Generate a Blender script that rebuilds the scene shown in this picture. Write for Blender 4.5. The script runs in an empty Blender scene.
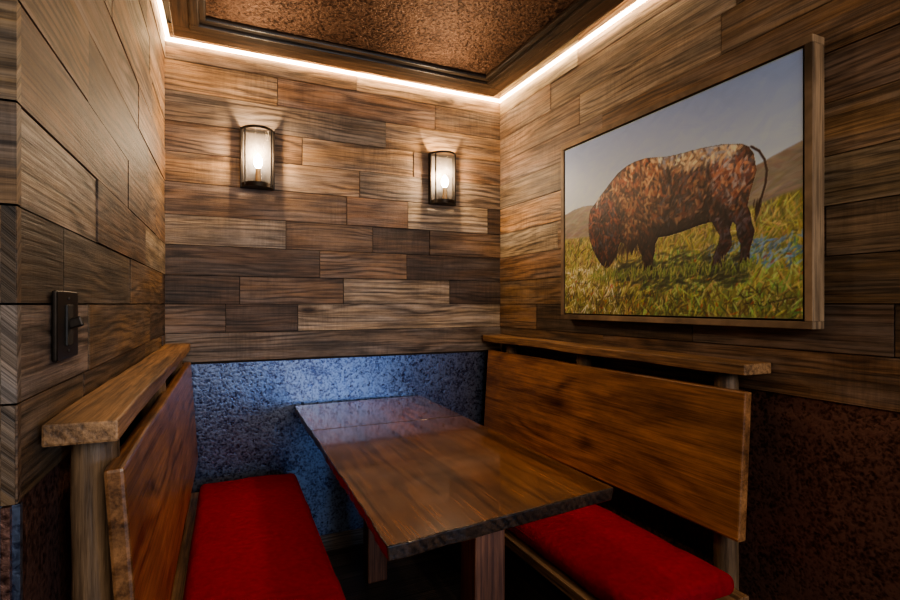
import bpy, bmesh, math, random
import numpy as np
from mathutils import Vector, Matrix, noise as mnoise
random.seed(23)
sc=bpy.context.scene
COL=sc.collection
XL,XR,YB,CZ=-.189,1.57,2.7,2.56
LA=math.atan(.0266)          # left partition is 1.5 deg off square
CAMZ=1.266

# ------------------------------------------------------------------ materials
def newmat(name):
    m=bpy.data.materials.new(name); m.use_nodes=True
    nt=m.node_tree; b=nt.nodes['Principled BSDF']; return m,nt,b
def N(nt,t,**k):
    n=nt.nodes.new(t)
    for a,v in k.items(): setattr(n,a,v)
    return n
def mathn(nt,op,a,b=None,c=None):
    n=N(nt,'ShaderNodeMath',operation=op)
    for i,x in enumerate((a,b,c)):
        if x is None: continue
        if isinstance(x,(int,float)): n.inputs[i].default_value=x
        else: nt.links.new(x,n.inputs[i])
    return n.outputs[0]
def mapping(nt,vec,scale,loc=None):
    n=N(nt,'ShaderNodeMapping'); nt.links.new(vec,n.inputs['Vector']); n.inputs['Scale'].default_value=scale
    if loc is not None: n.inputs['Location'].default_value=loc
    return n.outputs[0]
def noise(nt,vec,scale=1,detail=2,rough=.5,dist=0):
    n=N(nt,'ShaderNodeTexNoise'); nt.links.new(vec,n.inputs['Vector'])
    n.inputs['Scale'].default_value=scale; n.inputs['Detail'].default_value=detail
    n.inputs['Roughness'].default_value=rough; n.inputs['Distortion'].default_value=dist
    return n.outputs[0]
def ramp(nt,fac,stops):
    n=N(nt,'ShaderNodeValToRGB'); nt.links.new(fac,n.inputs[0])
    e=n.color_ramp.elements
    while len(e)<len(stops): e.new(.5)
    for i,(p,c) in enumerate(stops):
        e[i].position=p; e[i].color=(*c,1)
    return n.outputs[0]
def mixc(nt,mode,fac,a,b):
    n=N(nt,'ShaderNodeMix',data_type='RGBA',blend_type=mode)
    if isinstance(fac,(int,float)): n.inputs[0].default_value=fac
    else: nt.links.new(fac,n.inputs[0])
    for i,x in ((6,a),(7,b)):
        if isinstance(x,tuple): n.inputs[i].default_value=(*x,1)
        else: nt.links.new(x,n.inputs[i])
    return n.outputs[2]
def bump(nt,b,h,strength,dist):
    n=N(nt,'ShaderNodeBump'); n.inputs['Strength'].default_value=strength; n.inputs['Distance'].default_value=dist
    nt.links.new(h,n.inputs['Height']); nt.links.new(n.outputs[0],b.inputs['Normal'])

def wood(name,axis,dark,light,rough=.55,rings=75,wav=16,low=(1.1,5),ringamt=.35,attr=None,bumps=.25,coat=0,uv=False,saw=False,fine=150,knots=None,contrast=1.0,strips=0,blotch=.6,grey=0):
    """axis: string such as 'lww' - which component runs along the grain"""
    m,nt,b=newmat(name)
    def S(a,c): return tuple(a if q=='l' else c for q in axis)
    tc=N(nt,'ShaderNodeTexCoord')
    vec=tc.outputs['UV'] if uv else tc.outputs['Object']
    raw=vec
    if not uv:
        oi=N(nt,'ShaderNodeObjectInfo'); va=N(nt,'ShaderNodeVectorMath',operation='ADD')
        sc_=mathn(nt,'MULTIPLY',oi.outputs['Random'],37.0)
        nt.links.new(vec,va.inputs[0]); nt.links.new(sc_,va.inputs[1]); vec=va.outputs[0]
    sep=N(nt,'ShaderNodeSeparateXYZ'); nt.links.new(vec,sep.inputs[0])
    across=[sep.outputs[i] for i,q in enumerate(axis) if q=='w']
    acr=across[0] if len(across)==1 or uv else mathn(nt,'ADD',across[0],mathn(nt,'MULTIPLY',across[1],.8))
    if uv: acr=sep.outputs[1]
    n1=noise(nt,mapping(nt,vec,S(*low)),1,2,.45,.1)
    n1b=noise(nt,mapping(nt,vec,S(6,30)),1,2,.5)
    ph=mathn(nt,'MULTIPLY_ADD',acr,rings*2.0,mathn(nt,'MULTIPLY_ADD',n1b,3.5,mathn(nt,'MULTIPLY',n1,wav*2.2)))
    kd=None
    if knots:
        kv=N(nt,'ShaderNodeTexVoronoi'); nt.links.new(mapping(nt,vec,S(*knots)),kv.inputs['Vector']); kv.inputs['Scale'].default_value=1
        kd=kv.outputs['Distance']
        ph=mathn(nt,'ADD',ph,mathn(nt,'DIVIDE',9.0,mathn(nt,'MULTIPLY_ADD',kd,5.0,.45)))
    ring=mathn(nt,'MULTIPLY_ADD',mathn(nt,'SINE',ph),.5,.5)
    ring=mathn(nt,'POWER',ring,.6)
    st=noise(nt,mapping(nt,vec,S(3.5,fine)),1,4,.7)
    st2=noise(nt,mapping(nt,vec,S(1.3,30)),1,5,.7)
    msk=noise(nt,mapping(nt,vec,S(1.7,9)),1,2,.5)
    mr=N(nt,'ShaderNodeMapRange'); nt.links.new(msk,mr.inputs[0]); mr.inputs[1].default_value=.40; mr.inputs[2].default_value=.66; mr.inputs[3].default_value=.12; mr.inputs[4].default_value=1.15
    f=mathn(nt,'MULTIPLY',mathn(nt,'MULTIPLY',mathn(nt,'SUBTRACT',ring,.68),mr.outputs[0]),ringamt)
    f=mathn(nt,'MULTIPLY_ADD',mathn(nt,'SUBTRACT',st,.5),1.3,f)
    f=mathn(nt,'MULTIPLY_ADD',mathn(nt,'SUBTRACT',st2,.5),1.1,f)
    f=mathn(nt,'MULTIPLY_ADD',f,contrast,.54)
    col=ramp(nt,f,[(0,tuple(x*.35 for x in dark)),(.30,dark),(.72,light),(1,tuple(min(1,x*1.35) for x in light))])
    h=mathn(nt,'MULTIPLY_ADD',ring,.2,st)
    if knots:
        kcol=ramp(nt,kd,[(.0,(.12,.08,.06)),(.05,(.22,.16,.12)),(.09,(.62,.56,.5)),(.18,(1,1,1))])
        col=mixc(nt,'MULTIPLY',1.0,col,kcol)
    if strips:
        w=N(nt,'ShaderNodeMath',operation='FLOOR'); s2=N(nt,'ShaderNodeSeparateXYZ'); nt.links.new(raw,s2.inputs[0])
        q=mathn(nt,'MULTIPLY',mathn(nt,'ADD',s2.outputs[0],5.03),strips)
        nt.links.new(q,w.inputs[0])
        wn=N(nt,'ShaderNodeTexWhiteNoise',noise_dimensions='1D'); nt.links.new(w.outputs[0],wn.inputs['W'])
        col=mixc(nt,'MULTIPLY',1.0,col,ramp(nt,wn.outputs['Value'],[(0,(.7,.66,.62)),(1,(1.15,1.1,1.05))]))
        fr=mathn(nt,'ABSOLUTE',mathn(nt,'SUBTRACT',mathn(nt,'FRACT',q),.5))
        col=mixc(nt,'MULTIPLY',1.0,col,ramp(nt,fr,[(.487,(1,1,1)),(.495,(.4,.36,.33))]))
    if attr:
        a=N(nt,'ShaderNodeVertexColor',layer_name=attr)
        col=mixc(nt,'MULTIPLY',1.0,col,a.outputs[0])
    bl=noise(nt,mapping(nt,vec,S(3.5,9)),1,5,.65)
    col=mixc(nt,'MULTIPLY',1.0,col,ramp(nt,bl,[(.32,(blotch,blotch*.98,blotch*.95)),(.62,(1.15,1.13,1.10))]))
    if grey:
        gn=noise(nt,mapping(nt,vec,S(2.0,14)),1,4,.65)
        hs=N(nt,'ShaderNodeHueSaturation'); nt.links.new(col,hs.inputs['Color']); hs.inputs['Saturation'].default_value=.4; hs.inputs['Value'].default_value=.95
        col=mixc(nt,'MIX',mathn(nt,'MULTIPLY',ramp(nt,gn,[(.42,(0,0,0)),(.62,(1,1,1))]),grey),col,hs.outputs[0])
    if saw:
        sw=noise(nt,mapping(nt,vec,(70,6,6)),1,4,.7,.5)
        sm=noise(nt,vec,2.2,2,.5)
        amt=ramp(nt,sm,[(.46,(0,0,0)),(.64,(.9,.9,.9))])
        h=mathn(nt,'MULTIPLY_ADD',sw,.35,h)
        col=mixc(nt,'MULTIPLY',amt,col,ramp(nt,sw,[(.3,(.70,.70,.70)),(.6,(1.08,1.08,1.08))]))
    nt.links.new(col,b.inputs['Base Color'])
    b.inputs['Roughness'].default_value=rough
    b.inputs['Coat Weight'].default_value=coat; b.inputs['Coat Roughness'].default_value=.07
    bump(nt,b,h,bumps,.004)
    return m

M_PLANK=wood('reclaimed_planks','lww',(.34,.30,.26),(1.0,.94,.86),.58,rings=120,wav=21,low=(1.2,5.5),attr='tone',bumps=.5,uv=True,saw=True,knots=(1.8,5.5),ringamt=.36,contrast=1.22,blotch=.48,grey=.5)
M_BENCH=wood('bench_oak','wlw',(.16,.067,.024),(.38,.175,.068),.42,rings=36,wav=24,low=(.9,3.2),ringamt=.40,bumps=.12,coat=.15,knots=(1.1,3.4),contrast=.95,blotch=.62)
M_LEDGE=wood('ledge_oak','wlw',(.13,.066,.029),(.37,.205,.095),.5,rings=130,ringamt=.2,bumps=.35,contrast=1.1)
M_TABLE=wood('table_walnut','wlw',(.085,.033,.013),(.265,.112,.040),.25,rings=45,wav=20,low=(.8,3),ringamt=.3,bumps=.03,coat=1.0,strips=3.4,contrast=1.0,blotch=.55)
M_TEDGE=wood('table_bark_edge','wlw',(.015,.009,.006),(.07,.038,.022),.3,rings=120,bumps=.5,coat=.8)
M_LEG=wood('table_leg_wood','wwl',(.06,.022,.012),(.20,.08,.04),.5,rings=80,ringamt=.15,bumps=.2)
M_LOG=wood('peeled_log','wwl',(.07,.042,.024),(.25,.155,.085),.55,rings=5,wav=4,ringamt=.08,bumps=.7,contrast=1.0,fine=60)
M_DARKW=wood('dark_stained_wood','wlw',(.02,.014,.01),(.08,.052,.032),.4,bumps=.3)
M_FRAMEC=wood('ceiling_frame_wood','wlw',(.045,.028,.017),(.14,.08,.044),.5,bumps=.3,ringamt=.2)
M_FRAMECX=wood('ceiling_frame_wood_x','lww',(.045,.028,.017),(.14,.08,.044),.5,bumps=.3,ringamt=.2)
M_DARKX=wood('dark_stained_wood_x','lww',(.02,.014,.01),(.08,.052,.032),.4,bumps=.3)
M_PFRAME=wood('picture_frame_wood','wll',(.11,.07,.042),(.34,.23,.14),.6,rings=150,ringamt=.2,bumps=.4)
M_FLOOR=wood('floor_dark_boards','lww',(.10,.085,.075),(.45,.38,.33),.42,rings=200,attr='tone',bumps=.3,uv=True)

def metal_panel(name,c1,c2,c3,rough,scale,bs=.6,met=.85):
    m,nt,b=newmat(name)
    tc=N(nt,'ShaderNodeTexCoord'); v=tc.outputs['Object']
    n1=noise(nt,v,scale,5,.65,.6)
    n2=noise(nt,v,scale*.12,3,.6)
    vo=N(nt,'ShaderNodeTexVoronoi'); nt.links.new(v,vo.inputs['Vector']); vo.inputs['Scale'].default_value=scale*1.3
    f=mathn(nt,'MULTIPLY_ADD',n2,.35,mathn(nt,'MULTIPLY_ADD',vo.outputs['Distance'],.3,mathn(nt,'SUBTRACT',n1,.27)))
    col=ramp(nt,f,[(.26,c1),(.42,c2),(.64,c3)])
    nt.links.new(col,b.inputs['Base Color'])
    b.inputs['Metallic'].default_value=met
    r=mathn(nt,'MULTIPLY_ADD',n1,.3,rough-.15); nt.links.new(r,b.inputs['Roughness'])
    bump(nt,b,f,bs,.006)
    return m
M_PBLUE=metal_panel('hammered_patina_panel',(.024,.024,.050),(.060,.068,.125),(.19,.23,.33),.31,64,.26)
M_PRUST=metal_panel('hammered_copper_panel',(.022,.010,.008),(.070,.030,.021),(.22,.11,.08),.5,75,.5,.6)
M_CEIL=metal_panel('ceiling_copper_panel',(.017,.009,.006),(.056,.030,.020),(.20,.12,.082),.42,62,.9)

def simple(name,c,rough=.5,met=0,**k):
    m,nt,b=newmat(name)
    tc=N(nt,'ShaderNodeTexCoord'); n=noise(nt,tc.outputs['Object'],60,3,.6)
    nt.links.new(ramp(nt,n,[(.3,tuple(x*.75 for x in c)),(.7,tuple(min(1,x*1.15) for x in c))]),b.inputs['Base Color'])
    b.inputs['Roughness'].default_value=rough; b.inputs['Metallic'].default_value=met
    for a,v in k.items(): b.inputs[a].default_value=v
    return m,nt,b
M_BACK,_,_=simple('wall_core',(.02,.014,.01),.9)
M_BRONZE,_,_=simple('dark_bronze',(.030,.023,.018),.4,.8)
M_REFL,_,_=simple('sconce_liner',(.06,.05,.042),.5,.3)
M_LINER,_,_=simple('black_liner',(.02,.018,.015),.6)
M_BRASS,_,_=simple('brass',(.35,.22,.09),.35,.9)
M_RED,nt,b=simple('red_fabric',(.33,.004,.012),.85)
b.inputs['Sheen Weight'].default_value=.15; b.inputs['Sheen Tint'].default_value=(1,.1,.1,1); b.inputs['Specular IOR Level'].default_value=.15
tc=N(nt,'ShaderNodeTexCoord'); h1=noise(nt,tc.outputs['Object'],420,2,.5); h2=noise(nt,tc.outputs['Object'],9,3,.55)
bump(nt,b,mathn(nt,'MULTIPLY_ADD',h2,8.0,h1),.7,.005)

def emis(name,c,s):
    m=bpy.data.materials.new(name); m.use_nodes=True; nt=m.node_tree; nt.nodes.clear()
    e=nt.nodes.new('ShaderNodeEmission'); o=nt.nodes.new('ShaderNodeOutputMaterial'); nt.links.new(e.outputs[0],o.inputs[0])
    e.inputs[0].default_value=(*c,1); e.inputs[1].default_value=s; return m
M_LED=emis('led_tape',(1,.68,.37),38)
M_BULB=emis('bulb_glow',(1,.86,.68),90)
M_GLASS=bpy.data.materials.new('seeded_glass_shade'); M_GLASS.use_nodes=True; nt=M_GLASS.node_tree; nt.nodes.clear()
o=N(nt,'ShaderNodeOutputMaterial'); tr=N(nt,'ShaderNodeBsdfTransparent'); tl=N(nt,'ShaderNodeBsdfTranslucent'); gl=N(nt,'ShaderNodeBsdfGlossy')
tr.inputs[0].default_value=(.88,.86,.84,1); tl.inputs[0].default_value=(.36,.33,.30,1); gl.inputs['Roughness'].default_value=.12
m1=N(nt,'ShaderNodeMixShader'); m2=N(nt,'ShaderNodeMixShader')
tc=N(nt,'ShaderNodeTexCoord'); f=noise(nt,mapping(nt,tc.outputs['Object'],(220,220,90)),1,3,.6)
nt.links.new(mathn(nt,'MULTIPLY_ADD',f,.14,-.045),m1.inputs[0]); nt.links.new(tr.outputs[0],m1.inputs[1]); nt.links.new(tl.outputs[0],m1.inputs[2])
m2.inputs[0].default_value=.05; nt.links.new(m1.outputs[0],m2.inputs[1]); nt.links.new(gl.outputs[0],m2.inputs[2]); nt.links.new(m2.outputs[0],o.inputs[0])

# ------------------------------------------------------------------ helpers
def link(o,parent=None):
    COL.objects.link(o)
    if parent is not None: o.parent=parent
    return o
def empty(name,loc=(0,0,0),rz=0):
    e=bpy.data.objects.new(name,None); e.location=loc; e.rotation_euler=(0,0,rz); e.empty_display_size=.1
    COL.objects.link(e); return e
class MB:
    def __init__(s): s.v=[];s.f=[];s.m=[];s.uv=[];s.c=[]
    def box(s,fn,a0,a1,n0,n1,z0,z1,mi=0,col=(1,1,1),off=(0,0)):
        i=len(s.v); P=[(a,n,z) for a in (a0,a1) for n in (n0,n1) for z in (z0,z1)]
        s.v+= [fn(*p) for p in P]
        for q in ((0,1,3,2),(4,6,7,5),(0,4,5,1),(2,3,7,6),(0,2,6,4),(1,5,7,3)):
            s.f.append([i+k for k in q]); s.m.append(mi); s.c.append(col)
            for k in q:
                a,n,z=P[k]
                s.uv.append((a+off[0],z+n+off[1]))
    def build(s,name,mats,parent=None):
        me=bpy.data.meshes.new(name); me.from_pydata(s.v,[],s.f)
        for m in mats: me.materials.append(m)
        me.polygons.foreach_set('material_index',s.m)
        uv=me.uv_layers.new(name='UVMap'); uv.data.foreach_set('uv',[x for p in s.uv for x in p])
        ca=me.color_attributes.new('tone','FLOAT_COLOR','CORNER')
        cc=[]
        for fi,f in enumerate(s.f): cc+= [*s.c[fi],1]*len(f)
        ca.data.foreach_set('color',cc)
        bm=bmesh.new(); bm.from_mesh(me); bmesh.ops.recalc_face_normals(bm,faces=bm.faces); bm.to_mesh(me); bm.free()
        me.update()
        return link(bpy.data.objects.new(name,me),parent)
PAL=[((.40,.245,.125),4),((.28,.165,.09),4),((.54,.375,.225),2),((.29,.205,.14),3),((.17,.11,.07),2.5),((.46,.36,.26),1.6),((.45,.26,.12),2)]
LAST=[None]
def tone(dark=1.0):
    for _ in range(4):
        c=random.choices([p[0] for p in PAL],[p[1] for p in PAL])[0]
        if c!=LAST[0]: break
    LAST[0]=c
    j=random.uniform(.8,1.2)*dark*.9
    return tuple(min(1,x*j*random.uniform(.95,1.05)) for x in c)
ROWS=[.993,1.13,1.266,1.40,1.54,1.68,1.83,1.97,2.11,2.25,2.39,2.555]
def oneplank(mb,fn,s,e,z0,z1,mi,col):
    d=random.choice((0,.001,.002,.003,.004))
    mb.box(fn,s+.0015,e-.0015,0,.015+d,z0+.0015,z1-.0015,mi,col,(random.uniform(0,90),random.uniform(0,90)))
def planks(mb,fn,a0,a1,lo=.5,hi=1.25,mi=0):
    for r in range(len(ROWS)-1):
        z0,z1=ROWS[r],ROWS[r+1]
        a=a0-random.uniform(0,.6)
        while a<a1:
            L=random.uniform(lo,hi); s,e=max(a,a0),min(a+L,a1)
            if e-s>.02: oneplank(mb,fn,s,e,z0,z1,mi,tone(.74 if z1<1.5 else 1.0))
            a+=L
# ------------------------------------------------------------------ walls
T=.019
def fb(a,n,z): return (XL+a,YB+T-n,z)
mb=MB(); W=XR-XL
TL_={'L':(.54,.415,.285),'W':(.48,.30,.155),'B':(.31,.19,.108),'D':(.17,.107,.068),'G':(.29,.215,.155),'R':(.36,.20,.105)}
BACKROWS=[[(1.6,'G')],
 [(.064,'B'),(.398,'D'),(1.6,'L')],
 [(.126,'D'),(.63,'B'),(1.24,'L'),(1.6,'D')],
 [(.507,'D'),(.98,'B'),(1.6,'D')],
 [(.34,'L'),(.787,'B'),(1.117,'D'),(1.6,'B')],
 [(.647,'B'),(.986,'R'),(1.487,'L'),(1.6,'D')],
 [(.716,'W'),(1.6,'G')],
 [(.42,'B'),(1.02,'W'),(1.6,'B')],
 [(.86,'G'),(1.6,'W')],
 [(.30,'W'),(1.15,'R'),(1.6,'B')],
 [(.70,'B'),(1.6,'W')]]
for r,row in enumerate(BACKROWS):
    s=-.02
    for xe,t_ in row:
        e=min(xe-XL,W+.02); j=random.uniform(.9,1.1)
        oneplank(mb,fb,s,e,ROWS[r],ROWS[r+1],0,tuple(c*j for c in TL_[t_])); s=e
mb.box(fb,-.1,W+.1,-.10,0,0,CZ+.1,1)
mb.box(fb,-.02,W+.02,0,.010,.0,.992,2)
mb.box(fb,-.02,W+.02,.0,.020,.985,.993,1)
mb.build('wall_back',[M_PLANK,M_BACK,M_PBLUE])
mb=MB(); mb.box(fb,-.02,W,.008,.026,0,.075,0,(.4,.36,.34),(3,5)); mb.box(fb,-.02,W,.008,.031,.0,.018,0,(.4,.36,.34),(3,7))
mb.build('baseboard_back',[M_FLOOR])
def fr(a,n,z): return (XR+T-n,YB-a,z)
mb=MB()
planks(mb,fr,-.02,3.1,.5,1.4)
mb.box(fr,-.1,3.1,-.10,0,0,CZ+.1,1)
mb.box(fr,-.02,3.1,0,.010,0,.992,2)
mb.build('wall_right',[M_PLANK,M_BACK,M_PRUST])
dx,dy=-math.sin(LA),-math.cos(LA)
def fl(a,n,z):
    n-=T
    return (XL+dx*a+(-dy)*n, YB+dy*a+dx*n, z)
LLEN=1.817
mb=MB()
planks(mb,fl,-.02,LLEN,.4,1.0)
mb.box(fl,-.1,LLEN-.019,-.12,0,0,CZ+.1,1)
mb.box(fl,-.02,LLEN,0,.010,0,.992,2)
cx,cy,_=fl(LLEN,T,0)
def ff(a,n,z): return (cx-a,cy+.019-n,z)
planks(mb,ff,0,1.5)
mb.box(ff,0,1.5,0,.010,0,.992,3)
mb.box(ff,.02,1.5,-.10,0,0,CZ+.1,1)
mb.build('wall_left',[M_PLANK,M_BACK,M_PRUST,M_PBLUE])

# ------------------------------------------------------------------ floor & ceiling
mb=MB()
def ffl(a,n,z): return (a,n,z)
y=-2.5
while y<2.8:
    x=-2.2-random.uniform(0,.8)
    while x<3:
        L=random.uniform(.8,1.6); g=random.uniform(.10,.2)
        i=len(mb.v)
        mb.v+=[(x+.001,y+.001,0),(x+L-.001,y+.001,0),(x+L-.001,y+.124,0),(x+.001,y+.124,0)]
        mb.f.append([i,i+1,i+2,i+3]); mb.m.append(0); mb.c.append((g,g*.9,g*.85))
        o1,o2=random.uniform(0,50),random.uniform(0,50)
        mb.uv+=[(o1,o2),(o1+L,o2),(o1+L,o2+.125),(o1,o2+.125)]
        x+=L
    y+=.125
mb.box(ffl,-2.3,3.2,-2.6,2.85,-.05,-.002,1)
mb.build('floor',[M_FLOOR,M_BACK])
mb=MB()
mb.box(ffl,XL-.2,XR+.1,-.4,2.82,CZ,CZ+.08,1)
mb.box(ffl,-.10,1.42,-.38,2.5,2.478,2.50,0)
mb.box(ffl,-.12,1.44,-.39,2.56,2.50,CZ,1)
mb.build('ceiling',[M_CEIL,M_BACK])
fr_e=empty('trim_ceiling_tray')
def boxo(name,loc,size,mat,parent=None,rz=0,bev=.003,wob=0,seg=2,cuts=0,rx=0,ry=0):
    me=bpy.data.meshes.new(name); bm=bmesh.new(); bmesh.ops.create_cube(bm,size=1)
    bmesh.ops.scale(bm,vec=size,verts=bm.verts)
    if bev>0: bmesh.ops.bevel(bm,geom=list(bm.edges),offset=bev,segments=seg,profile=.6,affect='EDGES')
    if cuts:
        ax=max(range(3),key=lambda i:size[i]); n=Vector((0,0,0)); n[ax]=1
        for k in range(1,cuts):
            co=Vector((0,0,0)); co[ax]=size[ax]*(k/cuts-.5)
            bmesh.ops.bisect_plane(bm,geom=list(bm.verts)+list(bm.edges)+list(bm.faces),plane_co=co,plane_no=n)
        for v in bm.verts:
            q=v.co*4+Vector((loc[0]*3,loc[1],loc[2]*2))
            nv=Vector((mnoise.noise(q),mnoise.noise(q+Vector((9,0,0))),mnoise.noise(q+Vector((0,9,0)))))
            nv2=Vector((mnoise.noise(q*5),mnoise.noise(q*5+Vector((9,0,0))),mnoise.noise(q*5+Vector((0,9,0)))))
            v.co+=nv*wob+nv2*wob*.3
    bm.to_mesh(me); bm.free(); me.materials.append(mat)
    for p in me.polygons: p.use_smooth=False
    o=bpy.data.objects.new(name,me); o.location=loc; o.rotation_euler=(rx,ry,rz)
    return link(o,parent)
def cfbox(name,x0,x1,y0,y1,z0,z1,mat,bev=.003):
    return boxo(name,((x0+x1)/2,(y0+y1)/2,(z0+z1)/2),(x1-x0,y1-y0,z1-z0),mat,fr_e,bev=bev)
cfbox('board_back',-.15,1.47,2.50,2.60,2.452,2.478,M_FRAMECX)
cfbox('board_right',1.37,1.47,-.39,2.50,2.452,2.478,M_FRAMEC)
cfbox('board_left',-.15,-.07,-.39,2.50,2.452,2.478,M_FRAMEC)
cfbox('moulding_back',-.085,1.395,2.455,2.515,2.445,2.468,M_DARKX,.006)
cfbox('moulding_right',1.345,1.395,-.39,2.455,2.445,2.468,M_DARKW,.006)
cfbox('moulding_left',-.085,-.045,-.39,2.455,2.445,2.468,M_DARKW,.006)
cfbox('bead_back',-.06,1.36,2.42,2.46,2.460,2.479,M_DARKX,.007)
cfbox('bead_right',1.32,1.35,-.39,2.435,2.460,2.479,M_DARKW,.007)
cfbox('bead_left',-.05,-.02,-.39,2.435,2.460,2.479,M_DARKW,.007)
mb=MB()
mb.box(fb,.0,W,T+.004,T+.018,2.468,2.480,0)
mb.box(fr,.03,3.0,T+.004,T+.018,2.468,2.480,0)
mb.box(fl,.03,LLEN-.03,T+.004,T+.018,2.468,2.480,0)
mb.build('led_strip_light',[M_LED])

# ------------------------------------------------------------------ generic shapes
def log(name,loc,r,h,parent,seed=0,mat=None):
    me=bpy.data.meshes.new(name); bm=bmesh.new(); n=28; R=26; rings=[]
    for i in range(R+1):
        z=h*i/R; ring=[]
        for k in range(n):
            t=2*math.pi*k/n
            q=Vector((math.cos(t)*1.2,math.sin(t)*1.2,z*4+seed*7))
            rr=r*(1+.12*mnoise.noise(q)+.07*mnoise.noise(q*4))*(1-.06*i/R)
            if i in (0,R): rr*=.93
            ring.append(bm.verts.new((rr*math.cos(t)+.006*mnoise.noise(Vector((0,seed,z*3))),rr*math.sin(t),z)))
        rings.append(ring)
    for i in range(R):
        for k in range(n):
            f=bm.faces.new((rings[i][k],rings[i][(k+1)%n],rings[i+1][(k+1)%n],rings[i+1][k])); f.smooth=True
    bm.faces.new(rings[0][::-1]); bm.faces.new(rings[-1])
    bm.to_mesh(me); bm.free(); me.materials.append(mat or M_LOG)
    o=bpy.data.objects.new(name,me); o.location=loc; return link(o,parent)
def cushion(name,loc,sx,sy,h,rz):
    me=bpy.data.meshes.new(name); bm=bmesh.new(); bmesh.ops.create_cube(bm,size=1)
    bmesh.ops.scale(bm,vec=(sx,sy,h),verts=bm.verts)
    bmesh.ops.bevel(bm,geom=list(bm.edges),offset=min(h*.42,.03),segments=4,profile=.5,affect='EDGES')
    for ax,L,c in ((0,sx,14),(1,sy,50)):
        n=Vector((0,0,0)); n[ax]=1
        for k in range(1,c):
            co=Vector((0,0,0)); co[ax]=L*(k/c-.5)
            bmesh.ops.bisect_plane(bm,geom=list(bm.verts)+list(bm.edges)+list(bm.faces),plane_co=co,plane_no=n)
    for v in bm.verts:
        u,w=2*v.co.x/sx,2*v.co.y/sy
        if v.co.z>0:
            v.co.z+=.022*max(0,1-abs(u)**2.5)*max(0,1-abs(w)**6)+.007*mnoise.noise(v.co*7)+.003*mnoise.noise(v.co*18)
        v.co.x+=.006*mnoise.noise(v.co*6)*abs(u); 
    for f in bm.faces: f.smooth=True
    bm.to_mesh(me); bm.free(); me.materials.append(M_RED)
    o=bpy.data.objects.new(name,me); o.location=loc; o.rotation_euler=(0,0,rz); link(o)
    cu=bpy.data.curves.new('piping','CURVE'); cu.dimensions='3D'; cu.bevel_depth=.0035; cu.bevel_resolution=2
    sp=cu.splines.new('POLY'); pts=[]
    a,b_,r=sx/2-.004,sy/2-.004,.03
    for (ox,oy,t0) in ((a-r,b_-r,0),(-a+r,b_-r,90),(-a+r,-b_+r,180),(a-r,-b_+r,270)):
        for k in range(5):
            t=math.radians(t0+k*22.5); pts.append((ox+r*math.cos(t),oy+r*math.sin(t),h*.18,1))
    sp.points.add(len(pts)-1)
    for p,c in zip(sp.points,pts): p.co=c
    sp.use_cyclic_u=True; cu.materials.append(M_RED)
    link(bpy.data.objects.new('piping',cu),o)
    return o

# ------------------------------------------------------------------ benches
def bench(loc,rz,mirror,Lnear,ledge_w,bx,bl,th):
    e=empty('booth_bench',loc,rz); s=mirror
    L=Lnear; mid=-L/2
    boxo('ledge',(s*(ledge_w/2+.003),mid-.005,1.068),(ledge_w,L-.03,.034),M_LEDGE,e,bev=.004,cuts=24,wob=.004)
    posts=[-L+.13,-L*.5,-.22]
    for i,y in enumerate(posts): log('post_%d'%(i+1),(s*.050,y,0),.037,1.05,e,seed=i+(3 if s<0 else 0))
    lean=math.atan(.03/.45)*s
    y0,y1=-.05 if s<0 else -.03,-bl
    boxo('backrest',(s*bx,(y0+y1)/2,.775),(th,y0-y1,.45),M_BENCH,e,bev=.006,cuts=30,wob=.003,ry=-lean)
    boxo('seat_board',(s*.335,mid,.375),(.46,L-.02,.035),M_LEDGE,e,bev=.004)
    boxo('front_rail',(s*.50,mid,.19),(.03,L-.02,.335),M_DARKW,e,bev=.003)
    boxo('end_rail',(s*.30,-L+.03,.19),(.36,.03,.335),M_DARKW,e,bev=.003)
    return e
bench((XL,YB,0),-LA,1,1.75,.10,.106,1.71,.030)
bench((XR,YB,0),0,-1,1.67,.125,.108,1.65,.034)
ca,sa=math.cos(LA),math.sin(LA)
def Lw(q,y,z): return (XL+q*ca+y*sa, YB-q*sa+y*ca, z)
cushion('bench_cushion',Lw(.355,-.90,.425),.42,1.62,.062,-LA)
cushion('bench_cushion',(XR-.345,YB-.87,.425),.40,1.56,.062,0)

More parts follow.
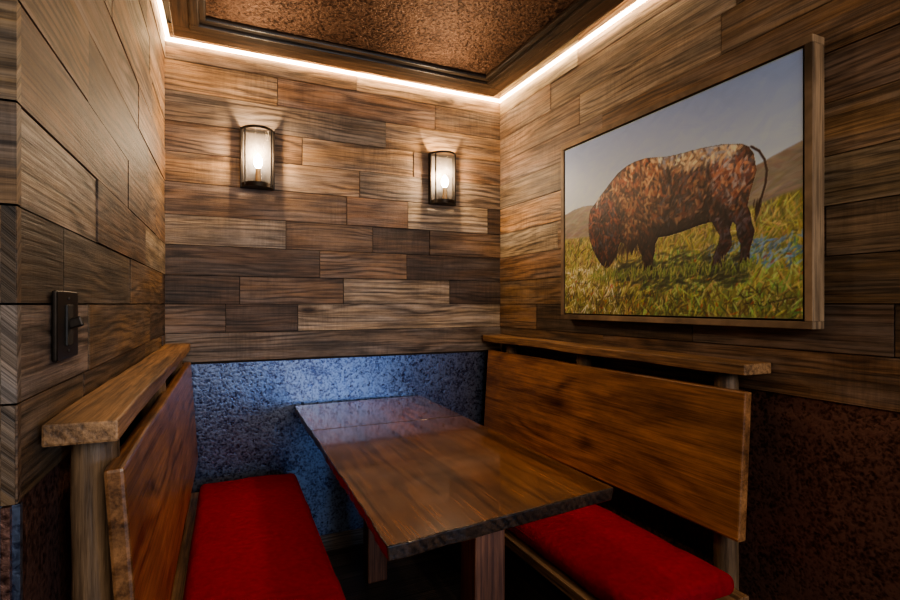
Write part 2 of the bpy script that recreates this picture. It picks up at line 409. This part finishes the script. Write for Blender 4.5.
# ------------------------------------------------------------------ table
te=empty('dining_table',(.69,1.88,0))
def tslab(name,y0,y1,n,zt,zb,sy0,sy1):
    xl=lambda y:.332+(y-1.0)*.0255; xr=lambda y:1.005+(y-1.09)*.029
    bm=bmesh.new(); me=bpy.data.meshes.new(name); nx=14; top=[];bot=[]
    for i in range(n+1):
        t=i/n; rt=[];rb=[]
        for k in range(nx+1):
            w=k/nx
            ya=y0+sy0*w; yb=y1+sy1*w; y=ya+(yb-ya)*t
            x=xl(y)+(xr(y)-xl(y))*w
            ed=.004*mnoise.noise(Vector((y*6,k//8*5,1)))+.0025*mnoise.noise(Vector((y*25,k//8*5,1))) if k in (0,nx) else 0
            yy=y+(.005*mnoise.noise(Vector((x*14,y0,2))) if (i==0 and y0<1.5) else 0)
            rt.append(bm.verts.new((x+ed-.69,yy-1.88,zt))); 
            inn=.006 if k==0 else (-.006 if k==nx else 0)
            rb.append(bm.verts.new((x+ed*1.6+inn-.69,yy+(.004 if i==0 else 0)-1.88,zb)))
        top.append(rt);bot.append(rb)
    side=[]
    for i in range(n):
        for k in range(nx):
            bm.faces.new((top[i][k],top[i][k+1],top[i+1][k+1],top[i+1][k]))
            bm.faces.new((bot[i][k],bot[i+1][k],bot[i+1][k+1],bot[i][k+1]))
        side.append(bm.faces.new((top[i][0],top[i+1][0],bot[i+1][0],bot[i][0])))
        side.append(bm.faces.new((top[i][nx],bot[i][nx],bot[i+1][nx],top[i+1][nx])))
    for k in range(nx):
        side.append(bm.faces.new((top[0][k],bot[0][k],bot[0][k+1],top[0][k+1])))
        side.append(bm.faces.new((top[n][k],top[n][k+1],bot[n][k+1],bot[n][k])))
    for f in side: f.material_index=1
    bmesh.ops.recalc_face_normals(bm,faces=bm.faces)
    bm.to_mesh(me); bm.free(); me.materials.append(M_TABLE); me.materials.append(M_TEDGE)
    o=link(bpy.data.objects.new(name,me),te)
    bv=o.modifiers.new('bevel','BEVEL'); bv.width=.004; bv.segments=3; bv.limit_method='ANGLE'; bv.material=1
    return o
tslab('top_main',1.035,2.11,40,.762,.726,.075,0)
tslab('top_leaf',2.1106,2.66,20,.762,.726,0,.02)
boxo('leg_front',(-.03,-.65,.363),(.09,.09,.726),M_LEG,te,bev=.006,cuts=10,wob=.002)
boxo('leg_back',(.0,.45,.363),(.09,.09,.726),M_LEG,te,bev=.006,cuts=10,wob=.002)
boxo('stretcher',(0,-.1,.705),(.07,1.2,.04),M_DARKW,te,bev=.004)

# ------------------------------------------------------------------ sconces
def arc_shell(name,r,d,z0,z1,th,mat,parent,n=28,cap=False):
    bm=bmesh.new(); me=bpy.data.meshes.new(name); R=[]
    for i in range(n+1):
        t=math.pi*i/n
        R.append([bm.verts.new((rr*math.cos(t),-.012-(d-(r-rr))*math.sin(t),z)) for rr in (r,r-th) for z in (z0,z1)])
    for i in range(n):
        a,b=R[i],R[i+1]
        for p,q in ((0,1),(1,3),(3,2),(2,0)): bm.faces.new((a[p],a[q],b[q],b[p]))
    bm.faces.new((R[0][0],R[0][1],R[0][3],R[0][2])); bm.faces.new((R[n][0],R[n][2],R[n][3],R[n][1]))
    if cap: bm.faces.new([R[i][2] for i in range(n+1)])
    bmesh.ops.recalc_face_normals(bm,faces=bm.faces)
    bm.to_mesh(me); bm.free(); me.materials.append(mat)
    return link(bpy.data.objects.new(name,me),parent)
def glass_single(name,r,d,z0,z1,parent,n=28):
    bm=bmesh.new(); me=bpy.data.meshes.new(name); R=[]
    for i in range(n+1):
        t=math.pi*i/n; R.append([bm.verts.new((r*math.cos(t),-.012-d*math.sin(t),z)) for z in (z0,z1)])
    for i in range(n):
        f=bm.faces.new((R[i][0],R[i][1],R[i+1][1],R[i+1][0])); f.smooth=True
    bm.to_mesh(me); bm.free(); me.materials.append(M_GLASS)
    return link(bpy.data.objects.new(name,me),parent)
def sconce(x):
    e=empty('wall_sconce',(x,YB,1.825))
    h=.285; r=.074; d=.084
    boxo('back_plate',(0,-.003,h/2),(2*r+.008,.010,h),M_BRONZE,e,bev=.003)
    boxo('liner',(0,-.0095,h/2),(2*r-.02,.003,h-.03),M_REFL,e,bev=0)
    glass_single('glass_shade',r-.003,d-.003,.012,h-.004,e)
    arc_shell('bottom_band',r,d,0,.020,.004,M_BRONZE,e,cap=True)
    arc_shell('top_band',r,d,h-.012,h,.003,M_BRONZE,e)
    boxo('side_bar_1',(-r,-.018,h/2),(.009,.024,h),M_BRONZE,e,bev=.002)
    boxo('side_bar_2',(r,-.018,h/2),(.009,.024,h),M_BRONZE,e,bev=.002)
    boxo('front_bar_1',(-r*.80,-.012-d*.60,h/2),(.007,.006,h-.01),M_BRONZE,e,bev=.001)
    boxo('front_bar_2',(r*.80,-.012-d*.60,h/2),(.007,.006,h-.01),M_BRONZE,e,bev=.001)
    me=bpy.data.meshes.new('socket'); bm=bmesh.new(); bmesh.ops.create_cone(bm,cap_ends=True,segments=20,radius1=.014,radius2=.011,depth=.08); bm.to_mesh(me); bm.free(); me.materials.append(M_BRASS)
    o=bpy.data.objects.new('socket',me); o.location=(0,-.052,.050); link(o,e)
    me=bpy.data.meshes.new('bulb'); bm=bmesh.new(); bmesh.ops.create_uvsphere(bm,u_segments=20,v_segments=14,radius=.020)
    for v in bm.verts:
        v.co.z*=1.8
        if v.co.z>0: k=1-.55*(v.co.z/.036)**2; v.co.x*=k; v.co.y*=k
    for f in bm.faces: f.smooth=True
    bm.to_mesh(me); bm.free(); me.materials.append(M_BULB)
    o=bpy.data.objects.new('bulb',me); o.location=(0,-.052,.125); link(o,e)
    l=bpy.data.lights.new('lamp','POINT'); l.energy=15; l.color=(1,.76,.50); l.shadow_soft_size=.02
    o=bpy.data.objects.new('lamp',l); o.location=(0,-.072,.170); link(o,e)
    return e
sconce(.205); sconce(1.185)

# ------------------------------------------------------------------ switch plate
px,py,pz=fl(YB-1.092,T,1.230)
se=empty('light_switch',(px,py,pz),-LA)
boxo('plate',(.004,0,0),(.008,.128,.116),M_BRONZE,se,bev=.003,seg=3)
boxo('rocker_bezel',(.009,0,0),(.004,.036,.070),M_LINER,se,bev=.0015)
boxo('toggle',(.018,0,.004),(.022,.010,.018),M_BRONZE,se,bev=.003,ry=-.3)
for z in (-.045,.045):
    boxo('screw',(.0085,0,z),(.003,.005,.005),M_BRONZE,se,bev=.0014)

# ------------------------------------------------------------------ bison painting
def srgb(c): 
    c=np.asarray(c,float)/255; return np.where(c<=.04045,c/12.92,((c+.055)/1.055)**2.4)
Wd,Hd=520,368
rng=np.random.default_rng(3)
img=np.zeros((Hd,Wd,3)); U,V=np.meshgrid((np.arange(Wd)+.5)/Wd,(np.arange(Hd)+.5)/Hd)
def poly(pts):
    p=np.array(pts,float)/1000; inside=np.zeros(U.shape,bool); j=len(p)-1
    for i in range(len(p)):
        xi,yi=p[i];xj,yj=p[j]
        if yi!=yj:
            c=((yi>V)!=(yj>V))&(U<(xj-xi)*(V-yi)/(yj-yi)+xi); inside^=c
        j=i
    return inside
def blur(a,n):
    for _ in range(n):
        a=(a+np.roll(a,1,0)+np.roll(a,-1,0)+np.roll(a,1,1)+np.roll(a,-1,1))/5
    return a
def stroke(cx,cy,L,w,ang,col,al,mask=None):
    R=L*1.1+w; x0,x1=int((cx-R)*Wd),int((cx+R)*Wd)+1; y0,y1=int((cy-R*1.42)*Hd),int((cy+R*1.42)*Hd)+1
    x0,y0=max(x0,0),max(y0,0); x1,y1=min(x1,Wd),min(y1,Hd)
    if x1<=x0 or y1<=y0: return
    u=U[y0:y1,x0:x1]-cx; v=(V[y0:y1,x0:x1]-cy)*.706
    ca_,sa_=math.cos(ang),math.sin(ang)
    a=u*ca_+v*sa_; b=-u*sa_+v*ca_
    k=np.clip(1.4-1.4*((a/L)**2+(b/w)**2),0,1)*al
    k*=.75+.25*np.sin(b/w*9)
    if mask is not None: k=k*mask[y0:y1,x0:x1]
    img[y0:y1,x0:x1]=img[y0:y1,x0:x1]*(1-k[...,None])+np.asarray(col)*k[...,None]
SK0,SK1=np.array((204,213,224)),np.array((146,168,206))
t=np.clip((V-.55)/.45,0,1)[...,None]
img[:]=(1-t)*SK0+t*SK1
for _ in range(900):
    x,y=rng.random(),.55+.45*rng.random(); tt=(y-.55)/.45
    stroke(x,y,.05,.012,rng.normal(0.2,.5),(1-tt)*SK0+tt*SK1+rng.normal(0,4),.5)
hill=poly([(-10,600),(60,618),(120,625),(163,620),(300,590),(433,575),(640,560),(800,580),(873,608),(938,636),(1010,662),(1010,-10),(-10,-10)])
hm=blur(hill.astype(float),2)
HG=[(152,138,122),(130,118,106),(168,152,130),(128,122,102),(144,120,102),(156,144,116)]
img=img*(1-hm[...,None])+np.array((144,130,112))*hm[...,None]
for _ in range(1700):
    x,y=rng.random(),.35+.32*rng.random()
    c=np.array(HG[rng.integers(6)])+rng.normal(0,6,3)
    stroke(x,y,.035,.006,rng.normal(.15,.35),c,.55,hm)
grass=poly([(-10,450),(163,440),(300,430),(480,430),(700,430),(873,450),(1010,490),(1010,-10),(-10,-10)])
gm=blur(grass.astype(float),10)
gcols=[(166,160,78),(198,186,98),(132,130,64),(212,196,118),(98,98,52),(166,138,82),(190,160,98)]
img=img*(1-gm[...,None])+np.array((138,132,70))*gm[...,None]
for _ in range(5200):
    x,y=rng.random(),.47*rng.random()
    c=np.array(gcols[rng.integers(7)])+rng.normal(0,9,3)
    if x>.45 and y<.30 and rng.random()<.38: c=np.array([(126,176,82),(166,204,100),(88,134,66),(200,218,130)][rng.integers(4)])
    if x<.35 and y<.28 and rng.random()<.4: c=np.array([(236,230,190),(220,204,142),(248,244,222),(130,116,70)][rng.integers(4)])
    if y<.12 and rng.random()<.5: c=np.array([(66,66,38),(100,80,46),(110,116,58)][rng.integers(3)])
    if x<.5 and rng.random()<.12: c=np.array([(86,60,38),(60,50,36),(120,90,62)][rng.integers(3)])
    stroke(x,y,.012+.02*rng.random(),.0035,rng.normal(1.3,.7),np.clip(c,0,255),.85,gm)
for _ in range(160):
    x,y=.72+.28*rng.random(),.20+.12*rng.random()
    stroke(x,y,.014,.004,rng.normal(.6,.6),[(84,130,186),(130,170,210),(70,96,120)][rng.integers(3)],.75)
for _ in range(60):
    stroke(rng.random(),.25*rng.random(),.010,.004,rng.normal(.8,.6),(180,70,46),.7)
for _ in range(360):
    stroke(.32+.52*rng.random(),.21+.07*rng.normal()*.6,.03,.006,rng.normal(.2,.3),(50,54,38),.55)
BODY=[(199,629),(225,660),(257,690),(285,720),(325,757),(372,780),(414,789),(460,788),(503,777),(550,762),(600,755),(685,750),(763,738),(828,714),(850,694),(864,663),(873,592),(862,540),(852,500),(846,455),(856,420),(858,387),(868,350),(861,315),(852,270),(852,226),(815,221),(824,262),(824,300),(812,340),(809,385),(798,400),(789,368),(797,330),(796,300),(775,262),(772,217),(724,207),(730,250),(742,290),(752,320),(756,348),(742,380),(728,414),(685,408),(624,392),(559,380),(520,380),(505,350),(503,312),(494,270),(494,222),(440,220),(446,262),(444,300),(430,330),(424,363),(408,345),(394,306),(384,340),(360,370),(340,385),(333,378),(322,340),(305,305),(285,270),(262,250),(232,275),(205,317),(180,370),(163,425),(155,480),(157,530),(160,570),(169,596)]
body=poly(BODY); bmk=body.astype(float)
REG=[('belly',poly([(490,445),(624,440),(703,463),(735,420),(728,400),(624,380),(520,372)]),[(40,28,28),(58,38,34),(30,26,32)]),
('head',poly([(150,596),(222,645),(290,622),(344,529),(344,397),(300,275),(251,245),(199,320),(155,425)]),[(84,46,40),(146,66,48),(46,28,30),(190,110,74),(84,80,92),(34,24,28)]),
('mane',poly([(280,690),(333,745),(414,795),(470,782),(520,740),(550,672),(542,557),(480,449),(424,363),(344,400),(335,520),(290,630)]),[(176,122,82),(124,80,58),(218,172,120),(80,50,42),(164,88,58),(54,40,40)]),
('hi',poly([(414,795),(503,785),(608,765),(763,745),(835,715),(840,680),(756,665),(648,670),(540,700),(470,730)]),[(214,180,136),(238,212,168),(172,136,102),(104,82,70),(142,144,156)]),
('hip',poly([(700,680),(805,690),(870,610),(845,502),(783,460),(715,520)]),[(184,110,78),(128,66,54),(220,156,112),(86,68,70),(192,178,170)]),
('legs',poly([(700,430),(880,430),(880,200),(700,200)]),[(66,42,44),(134,68,54),(46,34,40),(130,114,126)]),
('legf',poly([(380,400),(520,400),(520,200),(380,200)]),[(62,44,42),(120,70,54),(38,30,34)])]
base=[(144,96,70),(96,62,52),(188,140,100),(58,44,42),(142,78,58),(84,80,88),(42,34,38)]
img[body]=(76,50,44)
ys,xs=np.nonzero(body)
for k in rng.integers(0,len(ys),3800):
    x,y=U[0,xs[k]],V[ys[k],0]; cs=base
    for nm,mk,cl in REG:
        if mk[ys[k],xs[k]]: cs=cl; break
    c=np.array(cs[rng.integers(len(cs))])+rng.normal(0,7)
    sh=np.clip(1.15-(.76-y)*1.15,.56,1.15)
    ang=rng.normal(1.9,.7) if x<.55 else rng.normal(1.2,.8)
    stroke(x,y,.012+.014*rng.random(),.006,ang,np.clip(c*sh,0,255),.88,bmk)
edge=blur(bmk,2); rim=(edge>.05)&(edge<.95)&body
img[rim]*=.78
for P_ in ([(424,363),(440,450),(520,560)],[(700,440),(720,560),(705,670)],[(333,400),(345,520),(300,640)],[(790,380),(770,440),(735,500)],[(560,700),(580,600),(560,480)]):
    for (a_,b_) in zip(P_,P_[1:]):
        for q in np.linspace(0,1,16):
            x=(a_[0]+(b_[0]-a_[0])*q)/1000; y=(a_[1]+(b_[1]-a_[1])*q)/1000
            stroke(x+rng.normal(0,.01),y,.018,.007,1.3+rng.normal(0,.4),(26,18,22),.45,bmk)
for _ in range(90):
    q=rng.random(); x=.24+.27*q; y=.30+.10*q+rng.normal(0,.015)
    stroke(x,y,.022,.0045,1.45+rng.normal(0,.3),[(44,28,26),(70,42,32),(30,22,24)][rng.integers(3)],.7)
for q in np.linspace(0,1,10): stroke(.205+.018*q,.60+.05*math.sin(q*2.2),.008,.0055*(1.2-q*.7),.8,(206,194,170),.95)
stroke(.192,.505,.007,.004,0,(14,10,10),1); stroke(.196,.51,.003,.0015,0,(200,190,170),.8)
for q in np.linspace(0,1,8): stroke(.175+.035*q,.345-.02*q,.01,.007,.2,(26,18,20),.8,bmk)
TL=[(858,690),(880,665),(896,625),(903,580),(899,530),(888,480),(873,430)]
for (a_,b_) in zip(TL,TL[1:]):
    for q in np.linspace(0,1,12):
        x=(a_[0]+(b_[0]-a_[0])*q)/1000; y=(a_[1]+(b_[1]-a_[1])*q)/1000
        stroke(x,y,.007,.0042,math.atan2((b_[1]-a_[1])*.706,b_[0]-a_[0]),(60,36,28),.95)
for _ in range(14): stroke(.874+rng.normal(0,.005),.435+rng.normal(0,.02),.016,.004,1.45,(44,26,22),.8)
for _ in range(420):
    x=.17+.72*rng.random(); y=.215+rng.normal(0,.018)
    c=np.array([(140,164,76),(110,128,58),(180,172,96),(90,100,48)][rng.integers(4)])
    stroke(x,y,.016,.0032,rng.normal(1.4,.35),c,.85)
for i in range(9): stroke(.845+.011*i,.06+.006*math.sin(i*2.1),.006,.002,1.2*math.sin(i*1.7),(30,24,20),.9)
lin=np.clip(srgb(np.clip(img,0,255))*np.array((1.16,1.24,1.42)),0,.9)
PZ0,PZ1,PY0,PY1,PX=1.222,1.990,.917,2.005,1.519
pe=empty('framed_painting',(XR,(PY0+PY1)/2,(PZ0+PZ1)/2))
me=bpy.data.meshes.new('canvas')
gy=(PY1-PY0)/2-U*(PY1-PY0); gz=V*(PZ1-PZ0)-(PZ1-PZ0)/2
lum=blur(img.mean(2),1)/255
gx=(PX-XR)-.0012*(lum-blur(lum,6))*6
co=np.stack([gx,gy,gz],-1).reshape(-1,3)
ii=np.arange(Wd*Hd).reshape(Hd,Wd)
fc=np.stack([ii[:-1,:-1],ii[1:,:-1],ii[1:,1:],ii[:-1,1:]],-1).reshape(-1,4)
me.vertices.add(len(co)); me.vertices.foreach_set('co',co.ravel())
me.loops.add(fc.size); me.loops.foreach_set('vertex_index',fc.ravel())
me.polygons.add(len(fc)); me.polygons.foreach_set('loop_start',np.arange(0,fc.size,4)); 
me.update(calc_edges=True)
att=me.color_attributes.new('paint','FLOAT_COLOR','POINT')
att.data.foreach_set('color',np.concatenate([lin.reshape(-1,3),np.ones((Wd*Hd,1))],1).ravel())
bm=bmesh.new(); bm.from_mesh(me)
if sum(f.normal.x for f in list(bm.faces)[:50])>0: bmesh.ops.reverse_faces(bm,faces=bm.faces)
bm.to_mesh(me); bm.free()
M_PAINT,nt,b=newmat('oil_paint'); a=N(nt,'ShaderNodeVertexColor',layer_name='paint'); nt.links.new(a.outputs[0],b.inputs['Base Color']); b.inputs['Roughness'].default_value=.5
me.materials.append(M_PAINT); link(bpy.data.objects.new('canvas',me),pe)
boxo('stretcher_bars',(-.022,0,0),(.05-.004,PY1-PY0-.002,PZ1-PZ0-.002),M_LINER,pe,bev=0)
fw=.022; d=.055; hy=(PY1-PY0)/2+.005; hz=(PZ1-PZ0)/2+.005
boxo('frame_top',(-d/2,0,hz+fw/2),(d,2*hy+2*fw,fw),M_PFRAME,pe,bev=.002)
boxo('frame_bottom',(-d/2,0,-hz-fw/2),(d,2*hy+2*fw,fw),M_PFRAME,pe,bev=.002)
boxo('frame_side_1',(-d/2,hy+fw/2,0),(d,fw,2*hz),M_PFRAME,pe,bev=.002)
boxo('frame_side_2',(-d/2,-hy-fw/2,0),(d,fw,2*hz),M_PFRAME,pe,bev=.002)

# ------------------------------------------------------------------ lights
def area(name,loc,target,sx,sy,e,c):
    l=bpy.data.lights.new(name,'AREA'); l.shape='RECTANGLE'; l.size=sx; l.size_y=sy; l.energy=e; l.color=c
    o=bpy.data.objects.new(name,l); o.location=loc
    o.rotation_euler=(Vector(target)-Vector(loc)).to_track_quat('-Z','Y').to_euler(); return link(o)
area('daylight_window',(1.75,-2.3,.95),(.65,2.7,.8),.6,.6,30,(.29,.56,1.0))
area('fill_light',(.5,-2.2,2.1),(.7,2.2,1.3),1.6,1.2,62,(1,.91,.80))  # added fill behind the camera to lift the booth, not a real fixture
w=bpy.data.worlds.new('World'); sc.world=w; w.use_nodes=True
w.node_tree.nodes['Background'].inputs[0].default_value=(.85,.88,1,1); w.node_tree.nodes['Background'].inputs[1].default_value=.04

# ------------------------------------------------------------------ camera
cam=bpy.data.cameras.new('camera'); cam.sensor_width=36; cam.lens=520/900*36; cam.shift_y=4/900; cam.clip_start=.02
o=bpy.data.objects.new('camera',cam); o.location=(0,0,CAMZ); o.rotation_euler=(math.radians(90),0,-math.atan(239/520)); COL.objects.link(o)
sc.camera=o
try:
    sc.view_settings.view_transform='AgX'; sc.view_settings.look='AgX - Medium High Contrast'
except Exception: pass
